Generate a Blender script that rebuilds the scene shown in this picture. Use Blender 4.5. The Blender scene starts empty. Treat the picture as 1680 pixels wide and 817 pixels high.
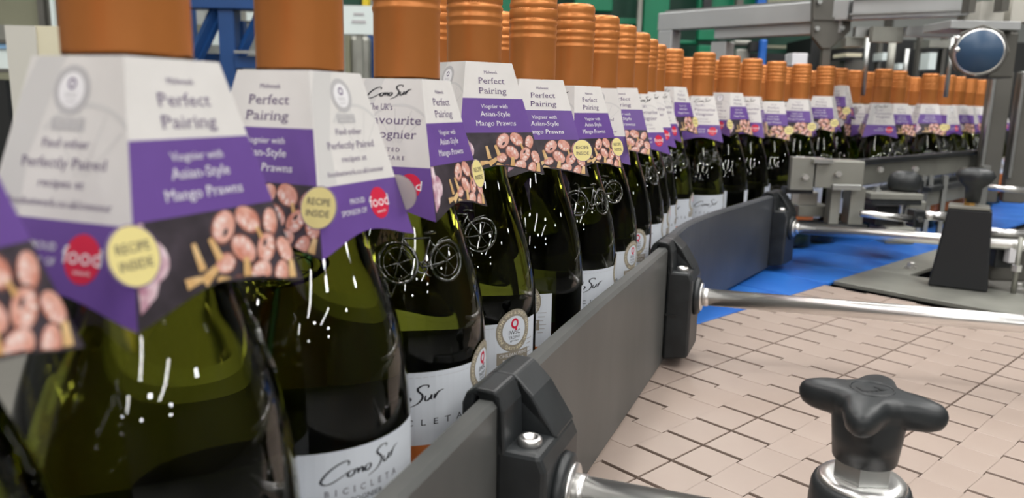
import bpy, bmesh, math, random
from math import sin, cos, pi, radians, sqrt, atan2, hypot
from mathutils import Vector, Matrix
random.seed(7)
C = bpy.context.scene.collection
sc = bpy.context.scene
MM = 0.001
# ------------------------------------------------------------------ camera
CAM_H, PITCH, ROLL, FPX = 0.2314, 0.19064, 0.02178, 1262.0
_f = Vector((0, cos(PITCH), -sin(PITCH))); _R = Vector((1, 0, 0)); _U = _R.cross(_f)
_r = _R * cos(ROLL) + _U * sin(ROLL); _u = _U * cos(ROLL) - _R * sin(ROLL)
cam_d = bpy.data.cameras.new('camera'); cam = bpy.data.objects.new('camera', cam_d); C.objects.link(cam)
cam_d.sensor_width = 36; cam_d.lens = FPX / 1680 * 36; cam_d.clip_start = 0.01; cam_d.clip_end = 60
M3 = Matrix((_r, _u, -_f)).transposed()
cam.matrix_world = Matrix.Translation((0, 0, CAM_H)) @ M3.to_4x4()
cam_d.dof.use_dof = True; cam_d.dof.focus_distance = 0.47; cam_d.dof.aperture_fstop = 11.5
sc.camera = cam
# ------------------------------------------------------------------ world, view, lights
w = bpy.data.worlds.new('hall_world'); sc.world = w; w.use_nodes = True
w.node_tree.nodes['Background'].inputs[0].default_value = (0.93, 0.97, 1.0, 1)
w.node_tree.nodes['Background'].inputs[1].default_value = 0.1
sc.view_settings.view_transform = 'Standard'; sc.view_settings.look = 'None'
sc.view_settings.gamma = 1; sc.view_settings.use_curve_mapping = False
sc.view_settings.exposure = 0.22
sc.cycles.max_bounces = 16; sc.cycles.transmission_bounces = 14; sc.cycles.glossy_bounces = 6
sc.cycles.diffuse_bounces = 3; sc.cycles.caustics_reflective = False; sc.cycles.caustics_refractive = False
sc.cycles.sample_clamp_indirect = 6.0

def area(name, loc, size, energy, aim=(0, 0.6, 0), col=(1, 0.98, 0.95)):
    l = bpy.data.lights.new(name, 'AREA'); l.shape = 'RECTANGLE'; l.size, l.size_y = size; l.energy = energy; l.color = col
    o = bpy.data.objects.new(name, l); C.objects.link(o); o.location = loc
    o.rotation_euler = (Vector(aim) - Vector(loc)).to_track_quat('-Z', 'Y').to_euler(); return o
# long fluorescent battens of the hall, and small high-bay lamps
for (x, y) in ((-1.3, -0.9), (1.5, -1.3), (0.2, 1.6), (2.6, 1.2), (-2.2, 1.9), (1.2, 3.9)):
    area('ceiling_batten', (x, y, 2.7), (0.22, 2.4), 30, aim=(x, y + .001, 0))
for (x, y) in ((-0.9, -6.2), (1.9, -5.6), (4.8, -6.4), (-3.8, -5.2), (0.6, -10.2)):
    area('ceiling_batten', (x, y, 2.9), (0.22, 3.2), 60, aim=(x, y + .001, 0))
for i, (x, y) in enumerate(((0.9, -0.5), (-0.6, 0.3), (1.5, 0.5), (2.7, -1.0), (3.2, 3.0), (-0.9, 3.3), (-2.4, 0.1), (2.3, 2.2), (0.2, -4.0), (-2.8, -3.6), (3.9, -3.7), (-2.4, -8.9), (3.2, -7.4), (8.2, -9.8), (-5.6, -7.2), (6.6, -7.6), (-0.2, -12.3), (3.4, -12.6), (-4.8, -12.4), (7.8, -2.8), (-7.4, -4.6), (8.2, 0.6), (-7.2, -1.0), (-8.4, 1.8))):
    area('high_bay_lamp', (x, y, 2.75), (0.3, 0.3), 14, aim=(x * .9, y * .9 + .001, 0))

# ------------------------------------------------------------------ materials
_m = {}
def mat(name, col, rough=0.5, metal=0.0, spec=0.5, coat=0.0, noise=0.0, nscale=40, bump=0.0, trans=0.0, ior=1.5, emit=None, col2=None, stretch=None, sheen=0):
    if name in _m: return _m[name]
    m = bpy.data.materials.new(name); m.use_nodes = True; nt = m.node_tree; b = nt.nodes['Principled BSDF']
    b.inputs['Base Color'].default_value = (*col, 1); b.inputs['Roughness'].default_value = rough
    b.inputs['Metallic'].default_value = metal; b.inputs['Specular IOR Level'].default_value = spec
    b.inputs['Coat Weight'].default_value = coat; b.inputs['Transmission Weight'].default_value = trans
    b.inputs['IOR'].default_value = ior; b.inputs['Coat Roughness'].default_value = 0.02
    if noise or bump or col2:
        tc = nt.nodes.new('ShaderNodeTexCoord'); mp = nt.nodes.new('ShaderNodeMapping'); nt.links.new(tc.outputs['Object'], mp.inputs[0])
        if stretch: mp.inputs['Scale'].default_value = stretch
        n = nt.nodes.new('ShaderNodeTexNoise'); n.inputs['Scale'].default_value = nscale; n.inputs['Detail'].default_value = 6
        nt.links.new(mp.outputs[0], n.inputs['Vector'])
        if noise or col2:
            r = nt.nodes.new('ShaderNodeValToRGB'); nt.links.new(n.outputs[0], r.inputs[0])
            c2 = col2 or tuple(min(1, c * (1 + noise)) for c in col); c1 = col if col2 else tuple(c * (1 - noise) for c in col)
            r.color_ramp.elements[0].position = .35; r.color_ramp.elements[1].position = .68
            r.color_ramp.elements[0].color = (*c1, 1); r.color_ramp.elements[1].color = (*c2, 1)
            nt.links.new(r.outputs[0], b.inputs['Base Color'])
        if bump:
            bp = nt.nodes.new('ShaderNodeBump'); bp.inputs['Strength'].default_value = bump; bp.inputs['Distance'].default_value = .0006
            nt.links.new(n.outputs[0], bp.inputs['Height']); nt.links.new(bp.outputs[0], b.inputs['Normal'])
    if emit:
        b.inputs['Emission Color'].default_value = (*col, 1); b.inputs['Emission Strength'].default_value = emit
    _m[name] = m; return m

GLASS = mat('green_glass', (0.265, 0.285, 0.03), rough=0.015, coat=0.25, trans=1.0, ior=1.42)
EMB = mat('embossed_glass', (0.012, 0.016, 0.006), rough=0.05, spec=1.0, coat=1.0)
COPPER = mat('copper_lacquer', (0.63, 0.225, 0.058), rough=0.34, metal=0.42, noise=.05, nscale=30)
PAPER = mat('white_card', (0.74, 0.72, 0.70), rough=.6, noise=.03, nscale=60)
PAPERIN = mat('card_inside', (0.72, 0.68, 0.60), rough=.8)
GREYART = mat('grey_print', (0.50, 0.49, 0.50), rough=.6)
GREYART2 = mat('pale_grey_print', (0.64, 0.63, 0.62), rough=.6)
PURPLE = mat('purple_print', (0.145, 0.070, 0.31), rough=.42, noise=.06, nscale=50)
CHAR = mat('charcoal_print', (0.045, 0.035, 0.045), rough=.45, noise=.4, nscale=120)
INK = mat('dark_ink', (0.06, 0.045, 0.075), rough=.6)
INKP = mat('violet_ink', (0.13, 0.085, 0.19), rough=.6)
WHITEP = mat('white_print', (0.85, 0.84, 0.86), rough=.5)
RED = mat('red_print', (0.66, 0.018, 0.06), rough=.4)
YEL = mat('yellow_print', (0.83, 0.72, 0.30), rough=.5)
TAUPE = mat('taupe_print', (0.33, 0.29, 0.23), rough=.45)
BLACKI = mat('black_ink', (0.012, 0.012, 0.018), rough=.5)
LABEL = mat('label_paper', (0.72, 0.76, 0.82), rough=.55)
ORANGE = mat('copper_stripe', (0.58, 0.17, 0.045), rough=.4, noise=.08, nscale=200)
PRD = mat('prawn_shadow', (0.10, 0.035, 0.03), col2=(0.30, 0.12, 0.09), nscale=150, rough=.5)
PRL = mat('prawn_highlight', (0.84, 0.68, 0.63), rough=.5)
SALMON = mat('prawn_salmon', (0.60, 0.235, 0.165), col2=(0.74, 0.42, 0.34), nscale=220, rough=.5)
PINK = mat('prawn_pink', (0.70, 0.35, 0.29), col2=(0.82, 0.58, 0.52), nscale=180, rough=.5)
MANGO = mat('mango_cream', (0.62, 0.36, 0.14), col2=(0.80, 0.58, 0.30), nscale=160, rough=.5)
CABB = mat('cabbage_mauve', (0.42, 0.18, 0.26), col2=(0.86, 0.72, 0.76), nscale=260, rough=.5)
RAILP = mat('worn_grey_plastic', (0.060, 0.064, 0.062), col2=(0.12, 0.12, 0.115), nscale=9, rough=.42, bump=.06, stretch=(1, 1, .35))
BLACKP = mat('black_moulded_plastic', (0.022, 0.025, 0.027), rough=.42, noise=.25, nscale=60, bump=.08)
STEEL = mat('polished_steel', (0.90, 0.89, 0.87), rough=.31, metal=1)
STEELB = mat('brushed_steel', (0.52, 0.53, 0.52), rough=.36, metal=1, noise=.12, nscale=30)
STEELD = mat('dull_grey_steel', (0.31, 0.31, 0.275), rough=.42, metal=.5, noise=.15, nscale=14)
ALU = mat('satin_aluminium', (0.50, 0.51, 0.51), rough=.45, metal=.5, noise=.06, nscale=12)
GREYPT = mat('grey_machine_paint', (0.13, 0.125, 0.11), rough=.5, metal=.3, noise=.12, nscale=8)
BEIGE = mat('beige_acetal', (0.345, 0.27, 0.228), col2=(0.425, 0.345, 0.298), nscale=5, rough=.38, bump=.03)
BLUE = mat('blue_belt', (0.013, 0.11, 0.47), col2=(0.028, 0.17, 0.57), nscale=8, rough=.42)
BLUEP = mat('blue_machine_paint', (0.012, 0.062, 0.21), rough=.4, noise=.2, nscale=4)
GREENP = mat('green_machine_paint', (0.004, 0.19, 0.09), rough=.4, noise=.2, nscale=3)
GREEND = mat('dark_green_paint', (0.004, 0.055, 0.032), rough=.5, noise=.2, nscale=3)
DARK = mat('dark_machine_gap', (0.012, 0.013, 0.013), rough=.6)
CARTON = mat('cream_carton', (0.70, 0.65, 0.48), rough=.8, noise=.04, nscale=10)
CARTONG = mat('pale_carton_side', (0.60, 0.58, 0.52), rough=.8)
SIGNW = mat('white_sign_card', (0.74, 0.82, 0.80), rough=.6)
CONC = mat('hall_concrete', (0.20, 0.20, 0.19), rough=.7, noise=.15, nscale=2)
WALLM = mat('hall_wall_panel', (0.42, 0.44, 0.42), rough=.7, noise=.08, nscale=1)
CEILM = mat('hall_ceiling_metal', (0.13, 0.135, 0.14), rough=.7)
BRASS = mat('brass', (0.62, 0.36, 0.12), rough=.35, metal=1)
YELP = mat('yellow_paint', (0.75, 0.55, 0.02), rough=.5)
OLIVE = mat('olive_machine_paint', (0.22, 0.22, 0.15), rough=.5, noise=.1, nscale=3)

# ------------------------------------------------------------------ mesh helpers (millimetres in, metres out)
class MB:
    def __init__(s): s.v = []; s.f = []; s.mi = []; s.mats = []; s.sm = []
    def m(s, mt):
        if mt not in s.mats: s.mats.append(mt)
        return s.mats.index(mt)
    def add(s, vs, fs, mt, smooth=False):
        b = len(s.v); s.v += [tuple(v) for v in vs]; k = s.m(mt)
        for f in fs: s.f.append(tuple(b + i for i in f)); s.mi.append(k); s.sm.append(smooth)
    def box(s, c, d, mt, rz=0.0, ch=0.0):
        hx, hy, hz = d[0] / 2, d[1] / 2, d[2] / 2
        if ch:
            k = ch; pts = []
            prof = [(-hx + k, -hy), (hx - k, -hy), (hx, -hy + k), (hx, hy - k), (hx - k, hy), (-hx + k, hy), (-hx, hy - k), (-hx, -hy + k)]
            prof2 = [(x * (hx - k) / hx, y * (hy - k) / hy) for x, y in prof]
            for (pp, z) in ((prof2, -hz), (prof, -hz + k), (prof, hz - k), (prof2, hz)): pts += [(x, y, z) for x, y in pp]
            fs = [tuple(range(7, -1, -1)), tuple(range(24, 32))]
            for l in range(3):
                for i in range(8): j = (i + 1) % 8; fs.append((l * 8 + i, l * 8 + j, l * 8 + 8 + j, l * 8 + 8 + i))
        else:
            pts = [(x, y, z) for z in (-hz, hz) for x, y in ((-hx, -hy), (hx, -hy), (hx, hy), (-hx, hy))]
            fs = [(3, 2, 1, 0), (4, 5, 6, 7), (0, 1, 5, 4), (1, 2, 6, 5), (2, 3, 7, 6), (3, 0, 4, 7)]
        cr, sr = cos(rz), sin(rz)
        s.add([(c[0] + x * cr - y * sr, c[1] + x * sr + y * cr, c[2] + z) for x, y, z in pts], fs, mt)
    def lathe(s, prof, mt, n=32, c=(0, 0, 0), smooth=True, caps=True, rfun=None):
        vs = []; fs = []
        for j, (r, z) in enumerate(prof):
            for i in range(n):
                a = 2 * pi * i / n; rr = rfun(r, z, i) if rfun else r
                vs.append((c[0] + rr * cos(a), c[1] + rr * sin(a), c[2] + z))
        for j in range(len(prof) - 1):
            for i in range(n): k = (i + 1) % n; fs.append((j * n + i, j * n + k, (j + 1) * n + k, (j + 1) * n + i))
        if caps:
            if prof[0][0] > .01: fs.append(tuple(range(n - 1, -1, -1)))
            if prof[-1][0] > .01: fs.append(tuple(range((len(prof) - 1) * n, len(prof) * n)))
        s.add(vs, fs, mt, smooth)
    def tube(s, pts, r, mt, n=12, smooth=True, closed=False, cap=True):
        P = [Vector(p) for p in pts]; N = len(P); vs = []; fs = []
        rs = r if isinstance(r, (list, tuple)) else [r] * N
        up = None
        for i, p in enumerate(P):
            if closed: t = (P[(i + 1) % N] - P[i - 1]).normalized()
            else: t = (P[min(i + 1, N - 1)] - P[max(i - 1, 0)]).normalized()
            if up is None:
                up = Vector((0, 0, 1)) if abs(t.z) < .9 else Vector((1, 0, 0))
            a = t.cross(up).normalized(); b = a.cross(t).normalized(); up = b
            for k in range(n):
                an = 2 * pi * k / n; vs.append(tuple(p + (a * cos(an) + b * sin(an)) * rs[i]))
        for i in range(N if closed else N - 1):
            j = (i + 1) % N
            for k in range(n): l = (k + 1) % n; fs.append((i * n + k, i * n + l, j * n + l, j * n + k))
        if cap and not closed: fs += [tuple(range(n - 1, -1, -1)), tuple(range((N - 1) * n, N * n))]
        s.add(vs, fs, mt, smooth)
    def prism(s, poly, z0, z1, mt, fn=None):
        n = len(poly); vs = [(x, y, z0) for x, y in poly] + [(x, y, z1) for x, y in poly]
        if fn: vs = [fn(*v) for v in vs]
        fs = [tuple(range(n - 1, -1, -1)), tuple(range(n, 2 * n))] + [(i, (i + 1) % n, n + (i + 1) % n, n + i) for i in range(n)]
        s.add(vs, fs, mt)
    def build(s, name, parent=None, fixn=True, bevel=0.0, sub=0):
        me = bpy.data.meshes.new(name)
        off = Vector((0, 0, 0)); R = None
        if parent is not None and parent.get('_world'):
            off = parent.location
        me.from_pydata([(v[0] * MM - off.x, v[1] * MM - off.y, v[2] * MM - off.z) for v in s.v], [], s.f)
        for m in s.mats: me.materials.append(m)
        for p, k, q in zip(me.polygons, s.mi, s.sm): p.material_index = k; p.use_smooth = q
        if fixn:
            bm = bmesh.new(); bm.from_mesh(me); bmesh.ops.recalc_face_normals(bm, faces=bm.faces); bm.to_mesh(me); bm.free()
        me.update()
        o = bpy.data.objects.new(name, me); C.objects.link(o)
        if parent is not None: o.parent = parent
        if bevel:
            b = o.modifiers.new('bevel', 'BEVEL'); b.width = bevel * MM; b.segments = 2; b.limit_method = 'ANGLE'; b.angle_limit = radians(35)
        if sub:
            b = o.modifiers.new('sub', 'SUBSURF'); b.levels = sub; b.render_levels = sub
        return o

def thing(name, label, cat, loc=(0, 0, 0), rz=0.0, group=None, world=True):
    o = bpy.data.objects.new(name, None); C.objects.link(o); o.location = [c * MM for c in loc]; o.rotation_euler = (0, 0, rz)
    o.empty_display_size = .01; o['label'] = label; o['category'] = cat
    if group: o['group'] = group
    if world: o['_world'] = 1
    return o
def tag(o, label=None, cat=None, group=None, kind=None):
    for k, v in (('label', label), ('category', cat), ('group', group), ('kind', kind)):
        if v: o[k] = v
    return o
def copy_tree(o, parent=None):
    c = o.copy(); C.objects.link(c)
    if parent is not None: c.parent = parent
    for ch in list(o.children): copy_tree(ch, c)
    return c
def at(px, py, Y):            # world point (mm) seen at a photo position, at distance Y in front of the camera
    d = _f + _r * ((px - 840) / FPX) + _u * ((408.5 - py) / FPX); t = Y / d.y
    return (d.x * t, Y, d.z * t + CAM_H * 1000)
DX, DY = .733, .680                       # travel direction of the conveyors
def nd(n, d): return (.680 * n + .733 * d, -.733 * n + .680 * d)   # across / along conveyor -> x, y
ANG = atan2(DY, DX)

# ------------------------------------------------------------------ lettering
_tc = {}
def glyphs(txt, serif=True):
    k = (txt, serif)
    if k in _tc: return _tc[k]
    cu = bpy.data.curves.new('t', 'FONT'); cu.body = txt; cu.size = 1; cu.resolution_u = 2
    o = bpy.data.objects.new('t', cu); C.objects.link(o)
    dg = bpy.context.evaluated_depsgraph_get(); me = bpy.data.meshes.new_from_object(o.evaluated_get(dg))
    vs = [(v.co.x, v.co.y) for v in me.vertices]; fs = [tuple(p.vertices) for p in me.polygons]
    if serif:
        cnt = {}
        for f in fs:
            for i in range(len(f)):
                e = tuple(sorted((f[i], f[(i + 1) % len(f)]))); cnt[e] = cnt.get(e, 0) + 1
        for (a, b), c in list(cnt.items()):
            if c != 1: continue
            (x0, y0), (x1, y1) = vs[a], vs[b]
            if abs(y0 - y1) > 1e-3: continue
            L = abs(x1 - x0)
            if not (.05 < L < .125): continue
            xm = (x0 + x1) / 2; lo = min(abs(y0), abs(y0 + .2)) < .03; top = y0 > .45
            if not (lo or top): continue
            t = .042; xa, xb = xm - L / 2 - .05, xm + L / 2 + (.05 if (lo or y0 > .65) else .0)
            ya, yb = (y0, y0 + t) if lo else (y0 - t, y0)
            n = len(vs); vs += [(xa, ya), (xb, ya), (xb, yb), (xa, yb)]; fs.append((n, n + 1, n + 2, n + 3))
    bpy.data.objects.remove(o); bpy.data.curves.remove(cu); bpy.data.meshes.remove(me)
    _tc[k] = (vs, fs); return _tc[k]
class Art:
    """flat artwork in mm: list of (verts, faces, material, lift)"""
    def __init__(s): s.items = []
    def text(s, t, x, y, cap, mt, lift=.10, width=None, align='c', serif=True, track=0.0, rot=0.0, sx=1.0):
        sz = cap / .70
        if track:
            vs = []; fs = []; cx = 0
            for ch in t:
                gv, gf = glyphs(ch, serif); ww = (max([v[0] for v in gv]) if gv else .3)
                n = len(vs); vs += [(v[0] + cx, v[1]) for v in gv]; fs += [tuple(n + i for i in f) for f in gf]; cx += ww + track
        else: vs, fs = glyphs(t, serif)
        if not vs: return
        x0 = min(v[0] for v in vs); x1 = max(v[0] for v in vs)
        kx = sz * sx if width is None else width / (x1 - x0)
        ox = {'c': (x0 + x1) / 2, 'l': x0, 'r': x1}[align]
        P = [((v[0] - ox) * kx, v[1] * sz) for v in vs]
        cr, sr = cos(rot), sin(rot)
        s.items.append(([(x + a * cr - b * sr, y + a * sr + b * cr) for a, b in P], fs, mt, lift))
    def disc(s, x, y, r, mt, lift=.05, ri=0.0, rx=None, n=28, rings=3, a0=0, a1=2 * pi):
        rx = rx or r; vs = []; fs = []
        full = abs(a1 - a0 - 2 * pi) < 1e-6; m = n if full else n + 1
        for k in range(rings + 1):
            q = ri / r + (1 - ri / r) * k / rings
            for i in range(m): a = a0 + (a1 - a0) * i / n; vs.append((x + rx * q * cos(a), y + r * q * sin(a)))
        for k in range(rings):
            for i in range(n): j = (i + 1) % m; fs.append((k * m + i, k * m + j, (k + 1) * m + j, (k + 1) * m + i))
        s.items.append((vs, fs, mt, lift))
    def rect(s, x0, y0, x1, y1, mt, lift=.05, nx=1, ny=1):
        vs = [(x0 + (x1 - x0) * i / nx, y0 + (y1 - y0) * j / ny) for j in range(ny + 1) for i in range(nx + 1)]
        fs = [(j * (nx + 1) + i, j * (nx + 1) + i + 1, (j + 1) * (nx + 1) + i + 1, (j + 1) * (nx + 1) + i) for j in range(ny) for i in range(nx)]
        s.items.append((vs, fs, mt, lift))
    def poly(s, pts, mt, lift=.05): s.items.append((list(pts), [tuple(range(len(pts)))], mt, lift))
    def stroke(s, pts, wd, mt, lift=.1, seg=6, x=0, y=0, k=1.0):
        P = [Vector((p[0] * k + x, p[1] * k + y)) for p in pts]; Q = []; n = len(P)
        for i in range(n - 1):
            p0, p1, p2, p3 = P[max(i - 1, 0)], P[i], P[i + 1], P[min(i + 2, n - 1)]
            for j in range(seg):
                t = j / seg; Q.append(.5 * ((2 * p1) + (p2 - p0) * t + (2 * p0 - 5 * p1 + 4 * p2 - p3) * t * t + (3 * p1 - p0 - 3 * p2 + p3) * t ** 3))
        Q.append(P[-1]); vs = []; fs = []; N = len(Q)
        for i, q in enumerate(Q):
            t = (Q[min(i + 1, N - 1)] - Q[max(i - 1, 0)]); t = t.normalized() if t.length > 1e-9 else Vector((1, 0)); nn = Vector((-t.y, t.x))
            slope = .45 + .75 * abs(t.y); ww = wd * slope * (.35 + .65 * min(1, 4 * min(i, N - 1 - i) / N + .15))
            vs += [tuple(q + nn * ww / 2), tuple(q - nn * ww / 2)]
            if i: fs.append((2 * i - 2, 2 * i - 1, 2 * i + 1, 2 * i))
        s.items.append((vs, fs, mt, lift))
    def script(s, x, y, width, mt, lift=.1, wd=.62):
        k = width / 30.0; x0 = x - 15 * k
        for pts in ([(9, 5.4), (9.4, 6.3), (8.5, 6.9), (6, 6.3), (3, 4.6), (.9, 2.5), (.2, 1.1), (1.2, .2), (3.2, .3), (6, 1.5), (8.6, 3.0)],
                    [(10.4, 3.5), (9.3, 3.1), (8.7, 2.0), (9.6, 1.4), (10.9, 2.2), (11.1, 3.2), (10.4, 3.5)], [(11.1, 3.2), (12.2, 3.5), (12.3, 1.8)],
                    [(12.3, 2.0), (13.4, 3.5), (14.1, 3.2), (14.0, 2.0), (14.8, 2.3)],
                    [(16.3, 3.9), (15.3, 3.4), (14.9, 2.3), (15.7, 1.8), (16.8, 2.6), (17.0, 3.5), (16.3, 3.9)],
                    [(23.6, 7.3), (23.8, 8.2), (21.8, 8.4), (19.9, 7.4), (19.9, 6.2), (21.3, 4.8), (21.3, 3.2), (19.4, 1.2), (16, -.2)],
                    [(22.7, 4.4), (22.4, 2.8), (23.2, 2.3), (24.6, 3.6), (25.0, 4.5), (24.7, 3.0), (25.3, 2.6)],
                    [(26.2, 4.8), (26.0, 3.0), (26.6, 4.0), (27.8, 5.4), (29.8, 6.0)]):
            s.stroke(pts, wd * k, mt, lift, x=x0, y=y - 3 * k, k=k)
    def emit(s, mb, fn, lift0=0.0, clip=None):
        for vs, fs, mt, lift in s.items:
            mb.add([fn(*(clip(*v) if clip else v), lift0 + lift) for v in vs], fs, mt)

# ================================================================== SETTING
mb = MB(); mb.box((0, -3500, -960), (18400, 20400, 20), CONC); tag(mb.build('floor'), kind='structure')
mb = MB(); mb.box((0, 6500, 1200), (18400, 60, 4300), WALLM)
for i in range(17): mb.box((-8000 + i * 1000, 6460, 1200), (60, 30, 4300), GREYPT)
tag(mb.build('wall_back'), kind='structure')
mb = MB(); mb.box((-9200, -3500, 1200), (60, 20000, 4300), WALLM); tag(mb.build('wall_left'), kind='structure')
mb = MB(); mb.box((9200, -3500, 1200), (60, 20000, 4300), GREYPT); tag(mb.build('wall_right'), kind='structure')
mb = MB(); mb.box((0, -13500, 1200), (18400, 60, 4300), GREYPT); tag(mb.build('wall_front'), kind='structure')
mb = MB(); mb.box((0, -3500, 3330), (18400, 20400, 40), CEILM)
for i in range(17): mb.box((0, -13000 + i * 1180, 3230), (18400, 60, 160), GREYPT)
tag(mb.build('ceiling'), kind='structure')

# ------------------------------------------------------------------ conveyors
PITCHL, LW = 36.3, 87.0
def link_mesh():
    hw = LW / 2 - .75; g = 1.6; t = 13.5
    # outline in (n across, d along); rear edge at d=0, front edge at d=PITCH; middle tongue shifted by -7
    def edge(d, s):
        q = -s * .45; return [(-hw, d + s * g), (-t + s * .45, d + s * g), (-t + s * .45, d - 6.5 + s * .25), (t - s * .45, d - 6.5 + s * .25), (t - s * .45, d + s * g), (hw, d + s * g)]
    lo = edge(0, 1); hi = edge(PITCHL, -1); poly = lo + hi[::-1]
    # tongue side gaps
    mb = MB(); c = .3; cx, cy = 0, PITCHL / 2 - 3
    n = len(poly); top = [(cx + (x - cx) * (1 - c / hw), cy + (y - cy) * (1 - c / 18)) for x, y in poly]
    vs = [(x, y, -5) for x, y in poly] + [(x, y, -.3) for x, y in poly] + [(x, y, 0) for x, y in top]
    fs = []
    for l in (0, n):
        for i in range(n): j = (i + 1) % n; fs.append((l + i, l + j, l + n + j, l + n + i))
    T = 2 * n  # top as quads: outer-left, tongue, outer-right ; hi reversed indices
    H = lambda k: T + 6 + (5 - k)
    fs += [(T + 0, T + 1, H(1), H(0)), (T + 2, T + 3, H(3), H(2)), (T + 1, T + 2, H(2), H(1)), (T + 3, T + 4, H(4), H(3)), (T + 4, T + 5, H(5), H(4))]
    mb.add(vs, fs, BEIGE); return mb
LINK = None
chain_names = [(-404, 'beige slat chain next to the blue belt'), (-317, 'beige slat chain second from the blue belt'),
               (-230, 'beige slat chain third from the blue belt'), (-143, 'beige slat chain passing behind the star knob to the right'), (-56, 'beige slat chain nearest the lower right corner')]
for n0, lab in chain_names:
    ch = thing('slat_chain', lab + ', worn acetal links', 'conveyor chain', (*nd(n0, 402), -4), group='beige slat chains')
    mb = MB()
    for dn in (-30, 30):
        x, y = nd(n0 + dn, 420); mb.box((x, y, -7.5), (1180, 8, 5), DARK, rz=ANG)
    mb.build('wear_strip', ch)
    d_hi = 1004; d_lo = {-404: 150, -317: -30, -230: -60, -143: 60, -56: 180}[n0]
    k0 = int((d_lo - 402) // PITCHL); k1 = int((d_hi - 402) // PITCHL)
    for k in range(k0, k1):
        if LINK is None:
            LINK = link_mesh().build('chain_link', None); me = LINK.data; bpy.data.objects.remove(LINK); LINK = me
        o = bpy.data.objects.new('chain_link', LINK); C.objects.link(o); o.parent = ch
        x, y = nd(n0, 402 + k * PITCHL); o.location = Vector((x * MM, y * MM, 0)) - ch.location
        o.rotation_euler = (0, 0, ANG - pi / 2)
# blue belt: wide modules
bl = thing('blue_belt', 'wide blue modular conveyor belt under the far bottles', 'conveyor belt', (*nd(-650, 900), -5))
me = None
for k in range(0, 20):
    if me is None:
        mb = MB(); mb.box((0, 52.5, -2.6), (380, 101.4, 5), BLUE, ch=1.0)
        for j in (-1, 1): mb.box((j * 150, 104.5, -3.4), (80, 6, 3), BLUE)
        o = mb.build('belt_module'); me = o.data; bpy.data.objects.remove(o)
    o = bpy.data.objects.new('belt_module', me); C.objects.link(o); o.parent = bl
    x, y = nd(-640 - .0, 1102 + (k - 8) * 105); o.location = Vector((x * MM, y * MM, 0)) - bl.location; o.rotation_euler = (0, 0, ANG - pi / 2)
# steel bed below both conveyors
fr = thing('conveyor_bed', 'grey steel conveyor bed and side frame below the belts', 'conveyor frame', (*nd(-400, 500), -60))
mb = MB(); x, y = nd(-395, 1000); mb.box((x, y, -40), (2600, 866, 50), GREYPT, rz=ANG); mb.build('bed_plate', fr)
for d_, n_ in ((-200, -60), (-200, -760), (2200, -60), (2200, -760)):
    mb = MB(); x, y = nd(n_, d_); mb.box((x, y, -505), (60, 60, 880), GREYPT, rz=ANG); mb.build('leg', fr)
# transfer plate at the far end of the beige chains
tp = thing('transfer_plate', 'grey steel transfer plate across the far end of the beige chains', 'plate', (*nd(-300, 1060), 0))
mb = MB(); P = [nd(-446, 1006), nd(260, 1006), nd(260, 1130), nd(-446, 1130)]; mb.prism(P, -3, 2.5, STEELD); mb.build('plate', tp, bevel=.6)
mb = MB(); P = [nd(-446, 1131), nd(-395, 1131), nd(-395, 1480), nd(-446, 1480)]; mb.prism(P, -3, 2.5, STEELD); mb.build('side_strip', tp, bevel=.6)
for px, py in ((1493, 443), (1668, 478)):
    mb = MB(); x, y, z = 0, 0, 0
    d = _f + _r * ((px - 840) / FPX) + _u * ((408.5 - py) / FPX); t = -CAM_H * 1000 / d.z; x, y = d.x * t, d.y * t
    mb.lathe([(9, 2.5), (9, 5), (5.5, 5), (5.5, 11), (4.5, 12), (0.01, 12)], STEEL, n=6, c=(x, y, 0), smooth=False); mb.build('bolt', tp)

# ------------------------------------------------------------------ guide rails, brackets, rods
def rail(name, label, path, zt, zb, th, RAILP=RAILP):
    mb = MB(); P = [Vector(p) for p in path]; Q = []; n = len(P)
    for i in range(n - 1):
        p0, p1, p2, p3 = P[max(i - 1, 0)], P[i], P[i + 1], P[min(i + 2, n - 1)]
        for j in range(6):
            t = j / 6; Q.append(.5 * ((2 * p1) + (p2 - p0) * t + (2 * p0 - 5 * p1 + 4 * p2 - p3) * t * t + (3 * p1 - p0 - 3 * p2 + p3) * t ** 3))
    Q.append(P[-1]); N = len(Q); vs = []; fs = []
    for i, q in enumerate(Q):
        t = (Q[min(i + 1, N - 1)] - Q[max(i - 1, 0)]).normalized(); nn = Vector((t.y, -t.x))
        for (o, z) in ((0, zb + 1), (0, zt - 2.2), (-2.0, zt), (-th + 1, zt), (-th, zt - 1), (-th, zb), (-1, zb)):
            v = q + nn * o; vs.append((v.x, v.y, z))
    K = 7
    for i in range(N - 1):
        for k in range(K): l = (k + 1) % K; fs.append((i * K + k, i * K + l, (i + 1) * K + l, (i + 1) * K + k))
    fs += [tuple(range(K)), tuple(range((N - 1) * K, N * K))]
    mb.add(vs, fs, RAILP); o = mb.build(name); tag(o, label, 'guide rail', 'grey plastic guide rails'); return o
rail('guide_rail', 'long scuffed grey plastic guide rail beside the nearest bottles', [(-75, 110), (-34.5, 219), (3.5, 325), (50, 447), (100, 570), (141, 672)], 108, 2, 9)
rail('guide_rail', 'plastic guide rail behind the front bottles, seen only through green glass', [(-176, 60), (-152, 200), (-118, 330), (-98, 420), (-108, 520), (-78, 640), (-40, 760), (20, 920), (62, 1040)], 106, 2, 8)
rail('guide_rail', 'dark curved plastic guide rail above the blue belt, between second and third bracket', [(146, 690), (166, 750), (198, 822), (262, 925), (376, 1092)], 108, 4, 9, mat('dark_slate_plastic', (0.035, 0.040, 0.047), col2=(0.070, 0.076, 0.084), nscale=9, rough=.42, bump=.06))

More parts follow.
